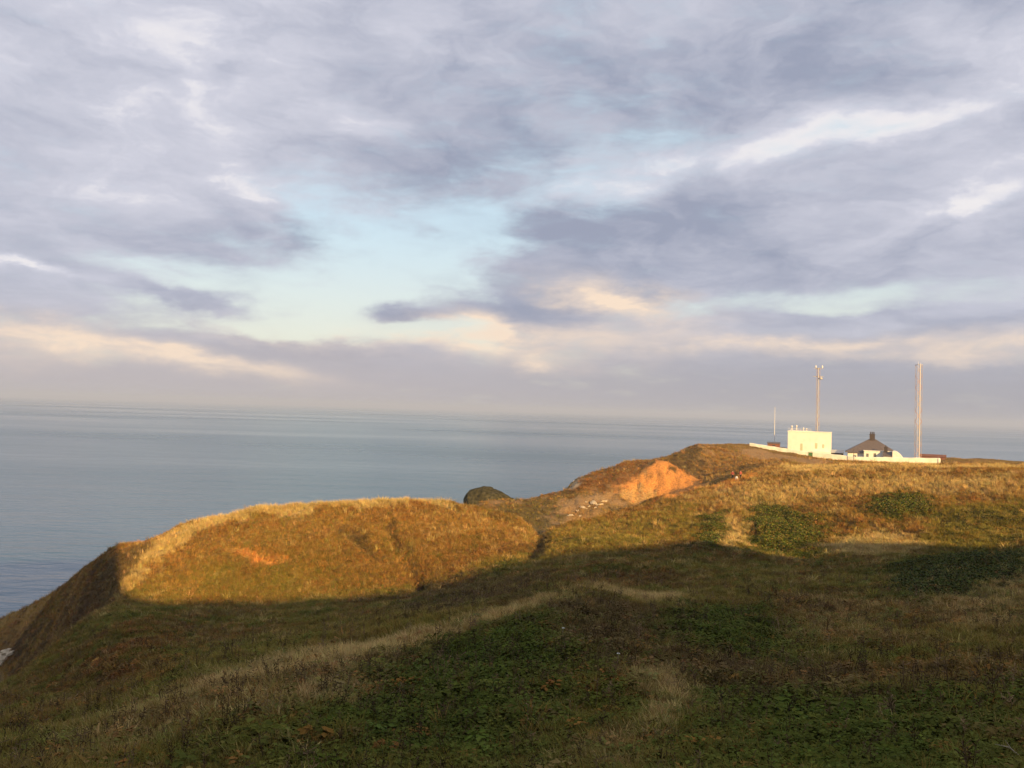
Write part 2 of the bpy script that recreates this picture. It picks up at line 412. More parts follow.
def tint_mat(name, kind, var=.3, scale=9.0, bump=.6, rough=.9, dist=.08):
    m, t, b = nt(name); N = t.nodes; Lk = t.links
    b.inputs['Roughness'].default_value = rough; b.inputs['Specular IOR Level'].default_value = .0
    at_ = N.new('ShaderNodeAttribute'); at_.attribute_type = kind; at_.attribute_name = 'tint'
    if kind == 'GEOMETRY':
        tc = N.new('ShaderNodeTexCoord'); no = N.new('ShaderNodeTexNoise')
        no.inputs['Scale'].default_value = scale; no.inputs['Detail'].default_value = 8
        Lk.new(tc.outputs['Object'], no.inputs['Vector'])
        mr = N.new('ShaderNodeMapRange'); mr.inputs['From Min'].default_value = .25; mr.inputs['From Max'].default_value = .75
        mr.inputs['To Min'].default_value = 1 - var; mr.inputs['To Max'].default_value = 1 + var
        Lk.new(no.outputs['Fac'], mr.inputs['Value'])
        vm = N.new('ShaderNodeVectorMath'); vm.operation = 'SCALE'
        Lk.new(at_.outputs['Color'], vm.inputs[0]); Lk.new(mr.outputs['Result'], vm.inputs['Scale'])
        Lk.new(vm.outputs['Vector'], b.inputs['Base Color'])
        bp = N.new('ShaderNodeBump'); bp.inputs['Strength'].default_value = bump; bp.inputs['Distance'].default_value = dist
        Lk.new(no.outputs['Fac'], bp.inputs['Height']); Lk.new(bp.outputs['Normal'], b.inputs['Normal'])
    else:
        Lk.new(at_.outputs['Color'], b.inputs['Base Color'])
    return m

M = dict(
 ground=tint_mat('ground_cover', 'GEOMETRY', .45, 2.2, .8, .95, .25),
 blade=tint_mat('grass_blade', 'INSTANCER', rough=.75),
 darkrock=mat('scrubby_rock', (.062,.054,.026), .95, .0, .55, 1.3, 1.0),
 rock=mat('weathered_rock', (.10,.085,.07), .9, .2, .45, .8, .8),
 chalk=mat('chalk', (.50,.41,.28), .9, .2, .25, 1.5, .6),
 render=mat('white_render', (.80,.78,.70), .75, .3, .06, .6, .1),
 wallpaint=mat('limewash', (.76,.74,.65), .85, .2, .16, .5, .2),
 slate=mat('slate_roof', (.125,.098,.085), .6, .4, .25, 1.8, .3),
 greyroof=mat('grey_roof', (.45,.45,.45), .6, .4, .1, 1.0),
 brick=mat('dark_brick', (.07,.055,.05), .85, .2, .3, 3.0, .3),
 louvre=mat('pale_green_louvre', (.48,.50,.34), .6, .3, .12, 3.0),
 glass=mat('window_glass', (.05,.06,.07), .1, .5, .1, 1.0),
 greenpaint=mat('green_paint', (.07,.17,.06), .5, .4, .15, 2.0),
 paleframe=mat('pale_joinery', (.6,.58,.5), .5, .4, .05, 2.0),
 steel=mat('galvanised_steel', (.50,.47,.44), .55, .5, .12, 1.5, 0, .2),
 mast=mat('weathered_mast_steel', (.42,.33,.27), .6, .4, .15, 1.5),
 redsteel=mat('red_oxide_steel', (.42,.23,.16), .6, .4, .15, 1.5),
 whitesteel=mat('white_painted_steel', (.75,.72,.68), .55, .4, .1, 1.5),
 hut=mat('rust_brown_boards', (.20,.085,.05), .8, .2, .3, 2.0, .2),
 darkwood=mat('weathered_post', (.11,.085,.06), .85, .2, .3, 4.0, .3),
 red=mat('red_jacket', (.36,.09,.07), .8, .2, .15, 6.0),
 dark=mat('dark_trousers', (.025,.025,.035), .85, .2, .2, 6.0),
 skin=mat('skin', (.50,.30,.21), .6, .3, .08, 8.0),
 hair=mat('brown_hair', (.05,.03,.02), .7, .3, .2, 9.0),
 white=mat('white_cloth', (.75,.73,.70), .8, .2, .08, 5.0),
 stalk=mat('dry_stalk', (.50,.42,.30), .8, .2, .2, 9.0),
 petal=mat('white_florets', (.78,.78,.70), .7, .2, .08, 30.0),
 bark=mat('bramble_stem', (.10,.06,.04), .85, .2, .3, 9.0),
)
# bramble leaves: each leaf its own green
m, t, b = nt('bramble_leaf'); N = t.nodes; Lk = t.links
at_ = N.new('ShaderNodeAttribute'); at_.attribute_name = 'tint'
Lk.new(at_.outputs['Color'], b.inputs['Base Color']); b.inputs['Roughness'].default_value = .8; b.inputs['Specular IOR Level'].default_value = .04
M['leaf'] = m

# ------------------------------------------------------------------ ground object
nA = len(AZ)
V = np.stack([GX, GY, HT + EYE], 2).reshape(-1, 3)
ii, jj = np.meshgrid(np.arange(nA - 1), np.arange(ND - 1), indexing='ij')
q0 = (ii * ND + jj).ravel()
Q = np.stack([q0, q0 + ND, q0 + ND + 1, q0 + 1], 1)
# close the ring behind and the cap under the viewer
j = np.arange(ND - 1); l0 = (nA - 1) * ND + j
Q = np.concatenate([Q, np.stack([l0, j, j + 1, l0 + 1], 1)])
WT = cover(V[:, 0].copy(), V[:, 1].copy())
vc = (WT @ PC) * 0.72
SOILI = [PN.index(s) for s in ('soil', 'chalk', 'rock', 'dirt')]
bare = WT[:, SOILI].sum(1)
vc = vc * (1 + .39 * bare[:, None])
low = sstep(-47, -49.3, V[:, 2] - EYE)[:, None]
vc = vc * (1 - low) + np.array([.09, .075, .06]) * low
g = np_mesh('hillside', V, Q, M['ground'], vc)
link(g); tag(g, kind='structure')

# ------------------------------------------------------------------ sea
m, t, b = nt('sea_water'); N = t.nodes; Lk = t.links
b.inputs['Base Color'].default_value = (.052, .122, .168, 1); b.inputs['IOR'].default_value = 1.33
b.inputs['Specular IOR Level'].default_value = .5
geo = N.new('ShaderNodeNewGeometry')
def noise_node(scale, vec, det=3, dim='3D'):
    n = N.new('ShaderNodeTexNoise'); n.inputs['Scale'].default_value = scale; n.inputs['Detail'].default_value = det
    Lk.new(vec, n.inputs['Vector']); return n.outputs['Fac']
mp = N.new('ShaderNodeMapping'); mp.inputs['Scale'].default_value = (.45, 1, 1); mp.inputs['Rotation'].default_value = (0, 0, R(12))
Lk.new(geo.outputs['Position'], mp.inputs['Vector'])
n1 = noise_node(.22, mp.outputs['Vector'], 5); n2 = noise_node(.035, mp.outputs['Vector'], 3)
ad = N.new('ShaderNodeMath'); ad.operation = 'MULTIPLY_ADD'; ad.inputs[1].default_value = 2.4
Lk.new(n2, ad.inputs[0]); Lk.new(n1, ad.inputs[2])
bp = N.new('ShaderNodeBump'); bp.inputs['Strength'].default_value = 1.0; bp.inputs['Distance'].default_value = 1.0
Lk.new(ad.outputs[0], bp.inputs['Height']); Lk.new(bp.outputs['Normal'], b.inputs['Normal']); sea_bump = bp
# wind patches: smooth slicks and ruffled water
mp2 = N.new('ShaderNodeMapping'); mp2.inputs['Scale'].default_value = (.35, 1, 1); mp2.inputs['Rotation'].default_value = (0, 0, R(-6))
Lk.new(geo.outputs['Position'], mp2.inputs['Vector'])
n3 = noise_node(.0016, mp2.outputs['Vector'], 5)
mr = N.new('ShaderNodeMapRange'); mr.inputs['From Min'].default_value = .35; mr.inputs['From Max'].default_value = .65
mr.inputs['To Min'].default_value = .14; mr.inputs['To Max'].default_value = .32
Lk.new(n3, mr.inputs['Value']); Lk.new(mr.outputs['Result'], b.inputs['Roughness'])
m2 = N.new('ShaderNodeMapRange'); m2.inputs['From Min'].default_value = .38; m2.inputs['From Max'].default_value = .60; m2.inputs['To Min'].default_value = .55; m2.inputs['To Max'].default_value = 1.0
Lk.new(n3, m2.inputs['Value']); Lk.new(m2.outputs['Result'], sea_bump.inputs['Strength'])
M['sea'] = m
ang = np.linspace(0, 2*np.pi, 97)[:-1]; rad = np.array([1., 400, 2000, 8000, 24000])
Vs = np.stack([np.outer(rad, np.cos(ang)), np.outer(rad, np.sin(ang)), np.zeros((5, 96))], 2).reshape(-1, 3)
ii, jj = np.meshgrid(np.arange(4), np.arange(96), indexing='ij'); a0 = (ii*96 + jj).ravel(); a1 = (ii*96 + (jj+1) % 96).ravel()
Qs = np.stack([a0, a0 + 96, a1 + 96, a1], 1)
o = np_mesh('sea', Vs, Qs, M['sea'], smooth=False); link(o); tag(o, kind='structure')

# ------------------------------------------------------------------ ground vegetation (uncountable)
protos = bpy.data.collections.new('vegetation_kinds')
def proto(name, verts, faces):
    me = bpy.data.meshes.new(name); me.from_pydata(verts, [], faces); me.update(); me.materials.append(M['blade'])
    o = bpy.data.objects.new(name, me); protos.objects.link(o)
def tuft(name, n, spread, lean, width):
    vs, fs = [], []
    for _ in range(n):
        a = random.uniform(0, 6.283); r = spread * math.sqrt(random.random())
        x, y = r*math.cos(a), r*math.sin(a)
        la = a + random.gauss(0, .7); h = random.uniform(.55, 1.0); le = lean * random.uniform(.3, 1.2)
        dx, dy = math.cos(la), math.sin(la); sx, sy = -dy, dx
        wd = width * random.uniform(.6, 1.2); b0 = len(vs)
        for t, ww in ((0, 1), (.45, .85), (.8, .5)):
            ox = x + dx*le*t*t; oy = y + dy*le*t*t; z = h*t*(1 - .15*le*t) - (.08 if t == 0 else 0)
            vs += [(ox - sx*wd*ww, oy - sy*wd*ww, z), (ox + sx*wd*ww, oy + sy*wd*ww, z)]
        vs.append((x + dx*le, y + dy*le, h*(1 - .18*le)))
        fs += [(b0, b0+1, b0+3, b0+2), (b0+2, b0+3, b0+5, b0+4), (b0+4, b0+5, b0+6)]
    proto(name, vs, fs)
def clump(name, n, rad, hh, size):
    vs, fs = [], []
    for _ in range(n):
        a = random.uniform(0, 6.283); r = rad*math.sqrt(random.random())
        c = Vector((r*math.cos(a), r*math.sin(a), hh*(1 - (r/rad)**2)*random.uniform(.35, 1.0) + .02))
        d = Vector((math.cos(a + random.gauss(0, .8)), math.sin(a + random.gauss(0, .8)), random.uniform(-.5, .35))).normalized()
        s = d.cross(Vector((random.gauss(0, .3), random.gauss(0, .3), 1))).normalized()
        L = size*random.uniform(.6, 1.3); w = L*.34; b0 = len(vs)
        dr = Vector((0, 0, -.18*L))
        vs += [c, c + d*L*.5 + s*w, c + d*L + dr, c + d*L*.5 - s*w]
        fs.append((b0, b0+1, b0+2, b0+3))
    proto(name, [tuple(v) for v in vs], fs)
# index order is alphabetical
tuft('a_tuft', 22, .22, .45, .014); tuft('b_tuft', 26, .30, .65, .013); tuft('c_tuft', 18, .18, .30, .016); tuft('d_wide_tuft', 30, .50, .80, .018)
clump('e_leaves', 90, .50, .45, .15); clump('f_leaves', 110, .55, .38, .12); clump('g_leaves', 70, .45, .55, .17)

def stalks(name):
    vs, fs = [], []
    def strip(a, b, w0, w1):
        s_ = (b - a).cross(Vector((random.gauss(0, 1), random.gauss(0, 1), .1))).normalized(); k0 = len(vs)
        vs.extend([tuple(a - s_*w0), tuple(a + s_*w0), tuple(b + s_*w1), tuple(b - s_*w1)]); fs.append((k0, k0+1, k0+2, k0+3))
    for _ in range(4):
        a = Vector((random.gauss(0, .12), random.gauss(0, .12), -.05)); t_ = a + Vector((random.gauss(0, .14), random.gauss(0, .14), random.uniform(.7, 1.05)))
        m_ = (a + t_) / 2 + Vector((random.gauss(0, .03), random.gauss(0, .03), 0)); strip(a, m_, .010, .008); strip(m_, t_, .008, .004)
        for k0 in range(7):
            q = m_.lerp(t_, .1 + k0 / 7.5); e_ = q + Vector((random.gauss(0, .07), random.gauss(0, .07), random.uniform(.02, .10))); strip(q, e_, .005, .014)
    proto(name, vs, fs)
stalks('h_stalks'); stalks('i_stalks')

def scatter(n, d0, d1, az0=-36, az1=36, bias=1.0):
    """random ground positions between two distances"""
    a = R(az0) + RNG.random(n) * R(az1 - az0)
    d = np.sqrt(d0**2 + RNG.random(n) * (d1**2 - d0**2))
    return np.sin(a)*d, np.cos(a)*d
xs, ys, grp = [], [], []
for n, d0, d1 in ((42000, 9, 30), (70000, 30, 62), (95000, 62, 112), (120000, 100, 172), (70000, 165, 300), (26000, 290, 400)):
    x, y = scatter(n, d0, d1); xs.append(x); ys.append(y)
# more along both sides and behind, sparser, for other standpoints
for a0, a1 in ((36, 75), (-75, -36)):
    x, y = scatter(12000, 6, 120, a0, a1); xs.append(x); ys.append(y)
px_ = np.concatenate(xs); py_ = np.concatenate(ys)
pz_ = hgt(px_, py_)
keep = pz_ > -47.5
px_, py_, pz_ = px_[keep], py_[keep], pz_[keep]
WP = cover(px_, py_)
bare = WP[:, SOILI].sum(1)
keep = RNG.random(len(px_)) > bare * 1.05
px_, py_, pz_, WP = px_[keep], py_[keep], pz_[keep], WP[keep]
# each plant takes one kind of cover
cum = np.cumsum(WP, 1); pick = (RNG.random(len(px_))[:, None] * cum[:, -1:] > cum).sum(1).clip(0, len(PN) - 1)
d_ = np.hypot(px_, py_)
leafy = np.isin(pick, [PN.index('green')]) | (np.isin(pick, [PN.index('heath'), PN.index('rust')]) & (RNG.random(len(pick)) < .45))
vidx = np.where(leafy, 4 + RNG.integers(0, 3, len(pick)), RNG.integers(0, 4, len(pick)))
blend = PC[pick] * .62 + (WP @ PC) * .38
tintv = blend * np.exp(RNG.normal(0, .19, len(pick)))[:, None] * (1 + RNG.normal(0, .06, (len(pick), 3)))
straw = pick == PN.index('straw')
size = np.where(leafy, RNG.uniform(.35, .75, len(pick)), RNG.uniform(.22, .48, len(pick)))
size *= np.where(straw, 1.35, 1.0) * np.exp(RNG.normal(-.02, .16, len(pick))) * (1 + .45 * fbm(px_, py_, 3.5, 3, 15)) * np.where(straw, .72 + .28 * sstep(35, 90, d_), 1)
size *= 1 + .45 * sstep(60, 130, d_) + .6 * sstep(170, 300, d_)
size *= .55 + .45 * sstep(8, 22, d_)
cut_crop = sstep(285, 300, d_)
size *= 1 - .55 * cut_crop

dead = (d_ < 75) & np.isin(pick, [PN.index(q) for q in ('heath', 'rust', 'green', 'olive')]) & (RNG.random(len(pick)) < .013)
vidx = np.where(dead, 7 + RNG.integers(0, 2, len(pick)), vidx); leafy &= ~dead
size = np.where(dead, RNG.uniform(.55, 1.0, len(pick)) * (.6 + .4 * sstep(10, 25, d_)), size)
tintv[dead] = np.array([[.12, .08, .045]]) * np.exp(RNG.normal(0, .45, int(dead.sum())))[:, None]

def veg_object(name, sel):
    n = int(sel.sum())
    me = bpy.data.meshes.new(name); me.vertices.add(n)
    me.vertices.foreach_set('co', np.stack([px_[sel], py_[sel], pz_[sel] + EYE], 1).astype(np.float32).ravel())
    a = me.attributes.new('tint', 'FLOAT_COLOR', 'POINT'); c = np.ones((n, 4), np.float32); c[:, :3] = np.clip(tintv[sel], .005, .9); a.data.foreach_set('color', c.ravel())
    a = me.attributes.new('size', 'FLOAT', 'POINT'); a.data.foreach_set('value', size[sel].astype(np.float32))
    a = me.attributes.new('turn', 'FLOAT_VECTOR', 'POINT')
    tv = np.stack([RNG.normal(0, .16, n), RNG.normal(0, .16, n), RNG.uniform(0, 6.283, n)], 1).astype(np.float32); a.data.foreach_set('vector', tv.ravel())
    a = me.attributes.new('sort', 'INT', 'POINT'); a.data.foreach_set('value', vidx[sel].astype(np.int32))
    o = link(bpy.data.objects.new(name, me))
    ng = bpy.data.node_groups.new(name, 'GeometryNodeTree')
    ng.interface.new_socket('Geometry', in_out='INPUT', socket_type='NodeSocketGeometry')
    ng.interface.new_socket('Geometry', in_out='OUTPUT', socket_type='NodeSocketGeometry')
    N = ng.nodes; L = ng.links
    gi = N.new('NodeGroupInput'); go = N.new('NodeGroupOutput')
    ip = N.new('GeometryNodeInstanceOnPoints'); ci = N.new('GeometryNodeCollectionInfo')
    ci.inputs['Collection'].default_value = protos; ci.inputs['Separate Children'].default_value = True; ci.inputs['Reset Children'].default_value = True
    def na(nm, tp):
        q = N.new('GeometryNodeInputNamedAttribute'); q.data_type = tp; q.inputs['Name'].default_value = nm; return q.outputs['Attribute']
    er = N.new('FunctionNodeEulerToRotation'); L.new(na('turn', 'FLOAT_VECTOR'), er.inputs[0])
    L.new(gi.outputs[0], ip.inputs['Points']); L.new(ci.outputs[0], ip.inputs['Instance'])
    ip.inputs['Pick Instance'].default_value = True
    L.new(na('sort', 'INT'), ip.inputs['Instance Index']); L.new(er.outputs[0], ip.inputs['Rotation']); L.new(na('size', 'FLOAT'), ip.inputs['Scale'])
    L.new(ip.outputs[0], go.inputs[0])
    md = o.modifiers.new('scatter', 'NODES'); md.node_group = ng
    tag(o, kind='stuff')
    return o
o = veg_object('rough_grass', ~leafy); tag(o, 'dry and green rough grass covering the cliff top slopes', 'grass')
o = veg_object('low_scrub', leafy); tag(o, 'low leafy scrub of dark green and brown in patches between the grass', 'scrub')

# ------------------------------------------------------------------ rocks
def rock_mesh(rx, ry, rz, seed, n=3, rough=.35):
    import bmesh
    bm = bmesh.new(); bmesh.ops.create_icosphere(bm, subdivisions=n, radius=1)
    for v in bm.verts:
        c = v.co
        k = 1 + rough * float(perlin(np.array([c.x*1.3 + seed*3.1 + c.z]), np.array([c.y*1.3 + seed*1.7 - c.z*.7]))[0]) + rough*.5 * float(perlin(np.array([c.x*3.3 + seed + c.z*2]), np.array([c.y*3.3 - c.z*2]))[0])
        v.co = Vector((c.x*rx*k, c.y*ry*k, max(c.z, -.35)*rz*k))
    me = bpy.data.meshes.new('rock'); bm.to_mesh(me); bm.free()
    return me
# dark knoll at the sea's edge
p = at(492, 499, 222); me = rock_mesh(7.9, 6, 4.9, 8, 5, .10)
for v in me.vertices:
    x_, y_ = v.co.x, v.co.y
    v.co.z *= 1 - .42 * max(-.1, min(1, (x_ + 1.5) / 7))
    v.co.z += .55 * float(fbm(np.array([x_]), np.array([y_]), 1.3, 5, 5.5)[0]); v.co.x += .3 * float(fbm(np.array([v.co.z]), np.array([y_]), 1.2, 3, 9)[0])
me.polygons.foreach_set('use_smooth', [True] * len(me.polygons))
me.materials.append(M['darkrock']); kn = link(bpy.data.objects.new('rock_knoll', me)); kn.location = (p.x, p.y, p.z - 1.6); kn.rotation_euler = (0, 0, R(-6))
tag(kn, 'dark scrubby rock knoll rising against the sea beyond the gully', 'rock')
# chalk boulders in the gully
BL = [(571,517,.9,'largest of the pale boulders, low on the left of the gully patch'),(578,513,.7,'pale boulder just above the largest one in the gully'),(584,510,.8,'squat pale boulder in the middle of the gully patch'),
      (589,507,.6,'small pale boulder right of the squat one in the gully'),(594,503,1.0,'long pale slab under the bare ledge in the gully'),(600,505,.6,'small pale boulder right of the long slab'),
      (586,503,.5,'smallest pale boulder close under the ledge'),(604,502,.8,'rounded pale boulder at the right end of the gully patch'),(596,508,.5,'low pale stone below the long slab'),(580,517,.5,'low pale stone right of the largest boulder')]
for i, (x, y, s, lab) in enumerate(BL):
    h = hit(x, y, 170); s *= .62; me = rock_mesh(s*(1.2 + .5*(i % 3)), s, s*.75, i + 1, 3, .6); me.materials.append(M['chalk'])
    o = link(bpy.data.objects.new('chalk_boulder', me)); o.location = (h[0], h[1], h[2] + EYE - .12); o.rotation_euler = (.2*math.sin(i*2.), .25*math.cos(i*1.7), i*1.3)
    tag(o, lab, 'boulder', 'chalk boulders in the gully')
# pale rocks at the foot of the dark spur
for i, (x, y, s, lab) in enumerate([(2,676,1.6,'large pale rock at the waterline, on the left edge'),(7,674,1.1,'pale pointed rock right of the large one at the waterline'),(11,679,.6,'small pale rock apart from the others at the foot of the dark slope')]):
    r = ray(x, y); k_ = (EYE - .2) / -r.z; q = Vector((0, 0, EYE)) + r * k_
    me = rock_mesh(s*1.7, s*1.2, s*.7, i + 21, 3); me.materials.append(M['chalk'])
    zz = max(0, float(hgt(q.x, q.y)) + EYE)
    o = link(bpy.data.objects.new('shore_rock', me)); o.location = (q.x, q.y, zz + .1); o.rotation_euler = (0, 0, i*2.1)
    tag(o, lab, 'rock', 'pale rocks on the shore')

# ------------------------------------------------------------------ bramble thickets
def thicket(poly, label, cols, n, hmax, leaf):
    P = in_px_poly(poly); c = P.mean(0); cz = float(hgt(c[0], c[1]))
    root = empty('bramble_thicket', (c[0], c[1], cz + EYE)); tag(root, label, 'bramble', 'bramble thickets on the slope')
    lo, hi = P.min(0), P.max(0)
    x = RNG.uniform(lo[0], hi[0], n*3); y = RNG.uniform(lo[1], hi[1], n*3)
    wob = 2.4 * fbm(x, y, 4, 4, 77)
    s = poly_sd(P, x, y) + wob; kp = (s > -.6) & (RNG.random(len(s)) < .25 + .75 * sstep(-.6, 1.8, s)); s = np.maximum(s, .05)
    x, y, s = x[kp][:n], y[kp][:n], s[kp][:n]
    top = hmax * np.minimum(1, s / 1.2) ** .5 * (.65 + .6 * fbm(x, y, 2.2, 3, 13) + .25 * fbm(x, y, .7, 2, 3))
    top = np.maximum(top, .15)
    z = hgt(x, y) + top * (1 - .5 * RNG.random(len(x)) ** 2)
    a = RNG.uniform(0, 6.283, len(x)); tl = RNG.normal(-.1, .45, len(x)); L = leaf * RNG.uniform(.6, 1.3, len(x))
    D = np.stack([np.cos(a)*np.cos(tl), np.sin(a)*np.cos(tl), np.sin(tl)], 1)
    S = np.stack([-np.sin(a), np.cos(a), RNG.normal(0, .45, len(x))], 1); S /= np.linalg.norm(S, axis=1)[:, None]
    C = np.stack([x - c[0], y - c[1], z - cz], 1)
    q = np.stack([C, C + D*(L*.5)[:, None] + S*(L*.36)[:, None], C + D*L[:, None] - np.array([0, 0, 1])*(L*.15)[:, None], C + D*(L*.5)[:, None] - S*(L*.36)[:, None]], 1)
    fs = np.arange(len(x)*4).reshape(-1, 4)
    pc = np.array(cols)[RNG.integers(0, len(cols), len(x))] * np.exp(RNG.normal(0, .25, len(x)))[:, None]
    fo = np_mesh('foliage', q.reshape(-1, 3), fs, M['leaf'], np.repeat(pc, 4, 0), smooth=False); link(fo, root)
    for i in RNG.integers(0, len(x), 5):
        mb = MB()
        b0 = Vector((x[i] - c[0], y[i] - c[1], float(hgt(x[i], y[i])) - cz - .1)); tp = b0 + Vector((random.gauss(0, .4), random.gauss(0, .4), float(top[i]) * .95 + .1))
        md_ = (b0 + tp) / 2 + Vector((random.gauss(0, .1), random.gauss(0, .1), .15))
        mb.tube(b0, md_, .022, .017, 5).tube(md_, tp, .017, .008, 5)
        mb.build('cane', M['bark'], root)
G1 = [(.095,.125,.018),(.12,.14,.022),(.07,.095,.016),(.16,.135,.024),(.22,.15,.04)]
G2 = [(.12,.115,.022),(.15,.125,.026),(.085,.09,.018),(.17,.12,.03)]
G3 = [(.055,.07,.014),(.07,.08,.018),(.04,.055,.012),(.09,.075,.02)]  # darker copy of the leaf greens for the shaded thicket, shade in the colour
thicket([(752,505),(782,509),(820,519),(821,545),(792,553),(757,549),(749,528)], 'dense green bramble thicket with a square left edge, half in sunshine', G1, 16000, 1.1, .21)
thicket([(869,502),(905,497),(936,501),(934,514),(902,520),(872,514)], 'sunlit green bramble thicket highest on the right hand slope', G1, 13000, 1.0, .21)
thicket([(940,514),(1000,508),(1040,506),(1040,543),(950,548),(930,530)], 'olive bramble thicket wholly in sunshine at the right edge', G2, 16000, .5, .20)
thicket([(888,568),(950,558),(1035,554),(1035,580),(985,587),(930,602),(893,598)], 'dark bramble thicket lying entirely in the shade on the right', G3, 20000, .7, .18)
thicket([(702,520),(722,514),(731,540),(712,552),(694,545)], 'narrow bramble thicket left of a sunlit spike of pale grass', G1, 8000, .9, .20)

# ------------------------------------------------------------------ signal station on the headland
def ground_at(px, d):
    """point on the land under a photo column at distance d"""
    a = px_az(px); x, y = math.sin(a)*d, math.cos(a)*d
    return Vector((x, y, float(hgt(x, y)) + EYE))
def face(px, extra=0.0):
    return -px_az(px) + extra

# long white wall: three straight runs
WP_ = [(751,335),(800,330.5),(856,327),(940,331)]
wp = [ground_at(*p) for p in WP_]
wp = [Vector((p.x, p.y, at(q[0], q[1], q[2]).z)) for p, q in zip(wp, [(751,446.6,335),(800,456,330.5),(856,464.4,327),(940,465.6,331)])]
root = empty('boundary_wall', wp[2]); tag(root, 'long white boundary wall running in front of the station with a green door', 'wall')
def wall_run(a, b, h0, h1, th, name='wall'):
    a = a - wp[2]; b = b - wp[2]; d = (b - a); d.z = 0; d.normalize(); n = Vector((-d.y, d.x, 0)) * th/2
    mb = MB(); vs = []
    K = 12
    for i in range(K + 1):
        t = i / K; c = a.lerp(b, t); h = h0 + (h1 - h0)*t + .06*math.sin(i*2.3)
        vs += [c - n - Vector((0, 0, 1.5)), c + n - Vector((0, 0, 1.5)), c + n + Vector((0, 0, h)), c + Vector((0, 0, h + .16)), c - n + Vector((0, 0, h))]
    fs = []
    for i in range(K):
        for k_ in range(5):
            fs.append((i*5 + k_, i*5 + (k_+1) % 5, (i+1)*5 + (k_+1) % 5, (i+1)*5 + k_))
    fs += [(0,1,2,3,4), tuple(K*5 + q for q in (4,3,2,1,0))]
    mb.add(vs, fs); return mb.build(name, M['wallpaint'], root)
wall_run(wp[0], wp[1], 1.3, 1.9, .4); wall_run(wp[1], wp[2], 1.9, 2.7, .4); wall_run(wp[2], wp[3], 2.6, 2.5, .4)
pr = MB().lathe([(.55, -1.5), (.55, 2.3), (.48, 2.55), (.3, 2.7), (.05, 2.76)], 14).build('end_pier', M['wallpaint'], root, True); pr.location = wp[3] - wp[2]
dp = wp[1].lerp(wp[2], .22); dirw = (wp[2] - wp[1]); ra = math.atan2(dirw.y, dirw.x)
dr = MB().box(-.75, .75, -.28, -.21, -.6, 1.95).build('door', M['greenpaint'], root); dr.location = dp - wp[2]; dr.rotation_euler = (0, 0, ra)
fr = MB().box(-.9, -.75, -.31, -.2, -.6, 2.05).box(.75, .9, -.31, -.2, -.6, 2.05).box(-.9, .9, -.31, -.2, 2.05, 2.2).build('door_frame', M['paleframe'], dr)
# thin dark post in front of the wall corner
p = ground_at(855, 325); p.z = at(855, 464.8, 325).z
po = MB().lathe([(.11, -.5), (.10, 3.2), (.07, 5.8), (.02, 5.9)], 8).tube((-.55, 0, 5.3), (.55, 0, 5.3), .05).build('utility_post', M['darkwood'])
po.location = p; tag(po, 'thin dark post standing at the corner of the white wall', 'post')

def window(parent, x, z, w, h, y, nx=2, nz=2):
    g_ = MB().box(x - w/2, x + w/2, y - .02, y + .05, z, z + h).build('window', M['glass'], parent)
    mb = MB()
    for k_ in range(nx + 1):
        xx = x - w/2 + w*k_/nx; mb.box(xx - .045, xx + .045, y - .055, y - .022, z, z + h)
    mb.box(x - w/2 - .06, x + w/2 + .06, y - .065, y - .024, z + h, z + h + .1).box(x - w/2 - .1, x + w/2 + .1, y - .13, y - .024, z - .1, z)
    mb.build('frame', M['paleframe'], g_)

# square white block
c = ground_at(811, 352); zb = at(811, 457, 352).z; c.z = zb
blk = empty('signal_building', c, face(811, R(-4))); tag(blk, 'tall plain white flat roofed building, the largest on the headland', 'building')
H = 9.9
blk.scale = (.86, .86, 1)
MB().box(-9.3, 1.2, -6, 6, -2, H).build('wall', M['render'], blk, bevel=.05)
MB().box(1.203, 9.2, -5.8, 6, -2, H + .2).build('side_wing', M['render'], blk, bevel=.05)
MB().box(-9.45, 1.33, -6.15, -5.75, H + .003, H + .45).box(-9.45, 1.33, 5.75, 6.15, H + .003, H + .45).box(-9.45, -9.05, -5.747, 5.747, H + .003, H + .45).box(.93, 1.33, -5.747, 5.747, H + .003, H + .45).build('parapet', M['render'], blk)
MB().box(1.34, 9.35, -5.95, 6.1, H + .203, H + .42).build('roof_edge', M['render'], blk)
MB().box(1.5, 9.6, -8.2, -5.503, -2, 2.6).build('front_annex', M['render'], blk, bevel=.04)
window(blk, 7.6, .9, .9, .9, -8.2, 1); 
for x, z, w_, h_, y in ((3.2, 3.6, 1.0, 2.2, -5.8), (-3.2, 2.6, 1.0, 2.8, -6.0), (6.2, 3.9, .8, 1.5, -5.8)):
    MB().box(x - w_/2, x + w_/2, y - .07, y - .003, z, z + h_).build('louvre_panel', M['louvre'], blk)
rl = MB()
for x in np.arange(-9.2, 1.2, 1.1): rl.tube((x, -5.95, H + .45), (x, -5.95, H + 1.4), .035)
rl.tube((-9.2, -5.95, H + 1.4), (1.1, -5.95, H + 1.4), .035).tube((-9.2, -5.95, H + .95), (1.1, -5.95, H + .95), .025)
rl.build('railing', M['whitesteel'], blk)
for x, hh in ((-7.7, 2.6), (-5.6, 2.8), (-2.6, 1.9), (-1.2, 1.7)):
    v_ = MB().lathe([(.28, 0), (.28, hh*.45), (.2, hh*.5), (.2, hh*.75), (.42, hh*.78), (.30, hh*.95), (.05, hh)], 12).build('roof_vent', M['whitesteel'], blk, True); v_.location = (x, -4.6, H)

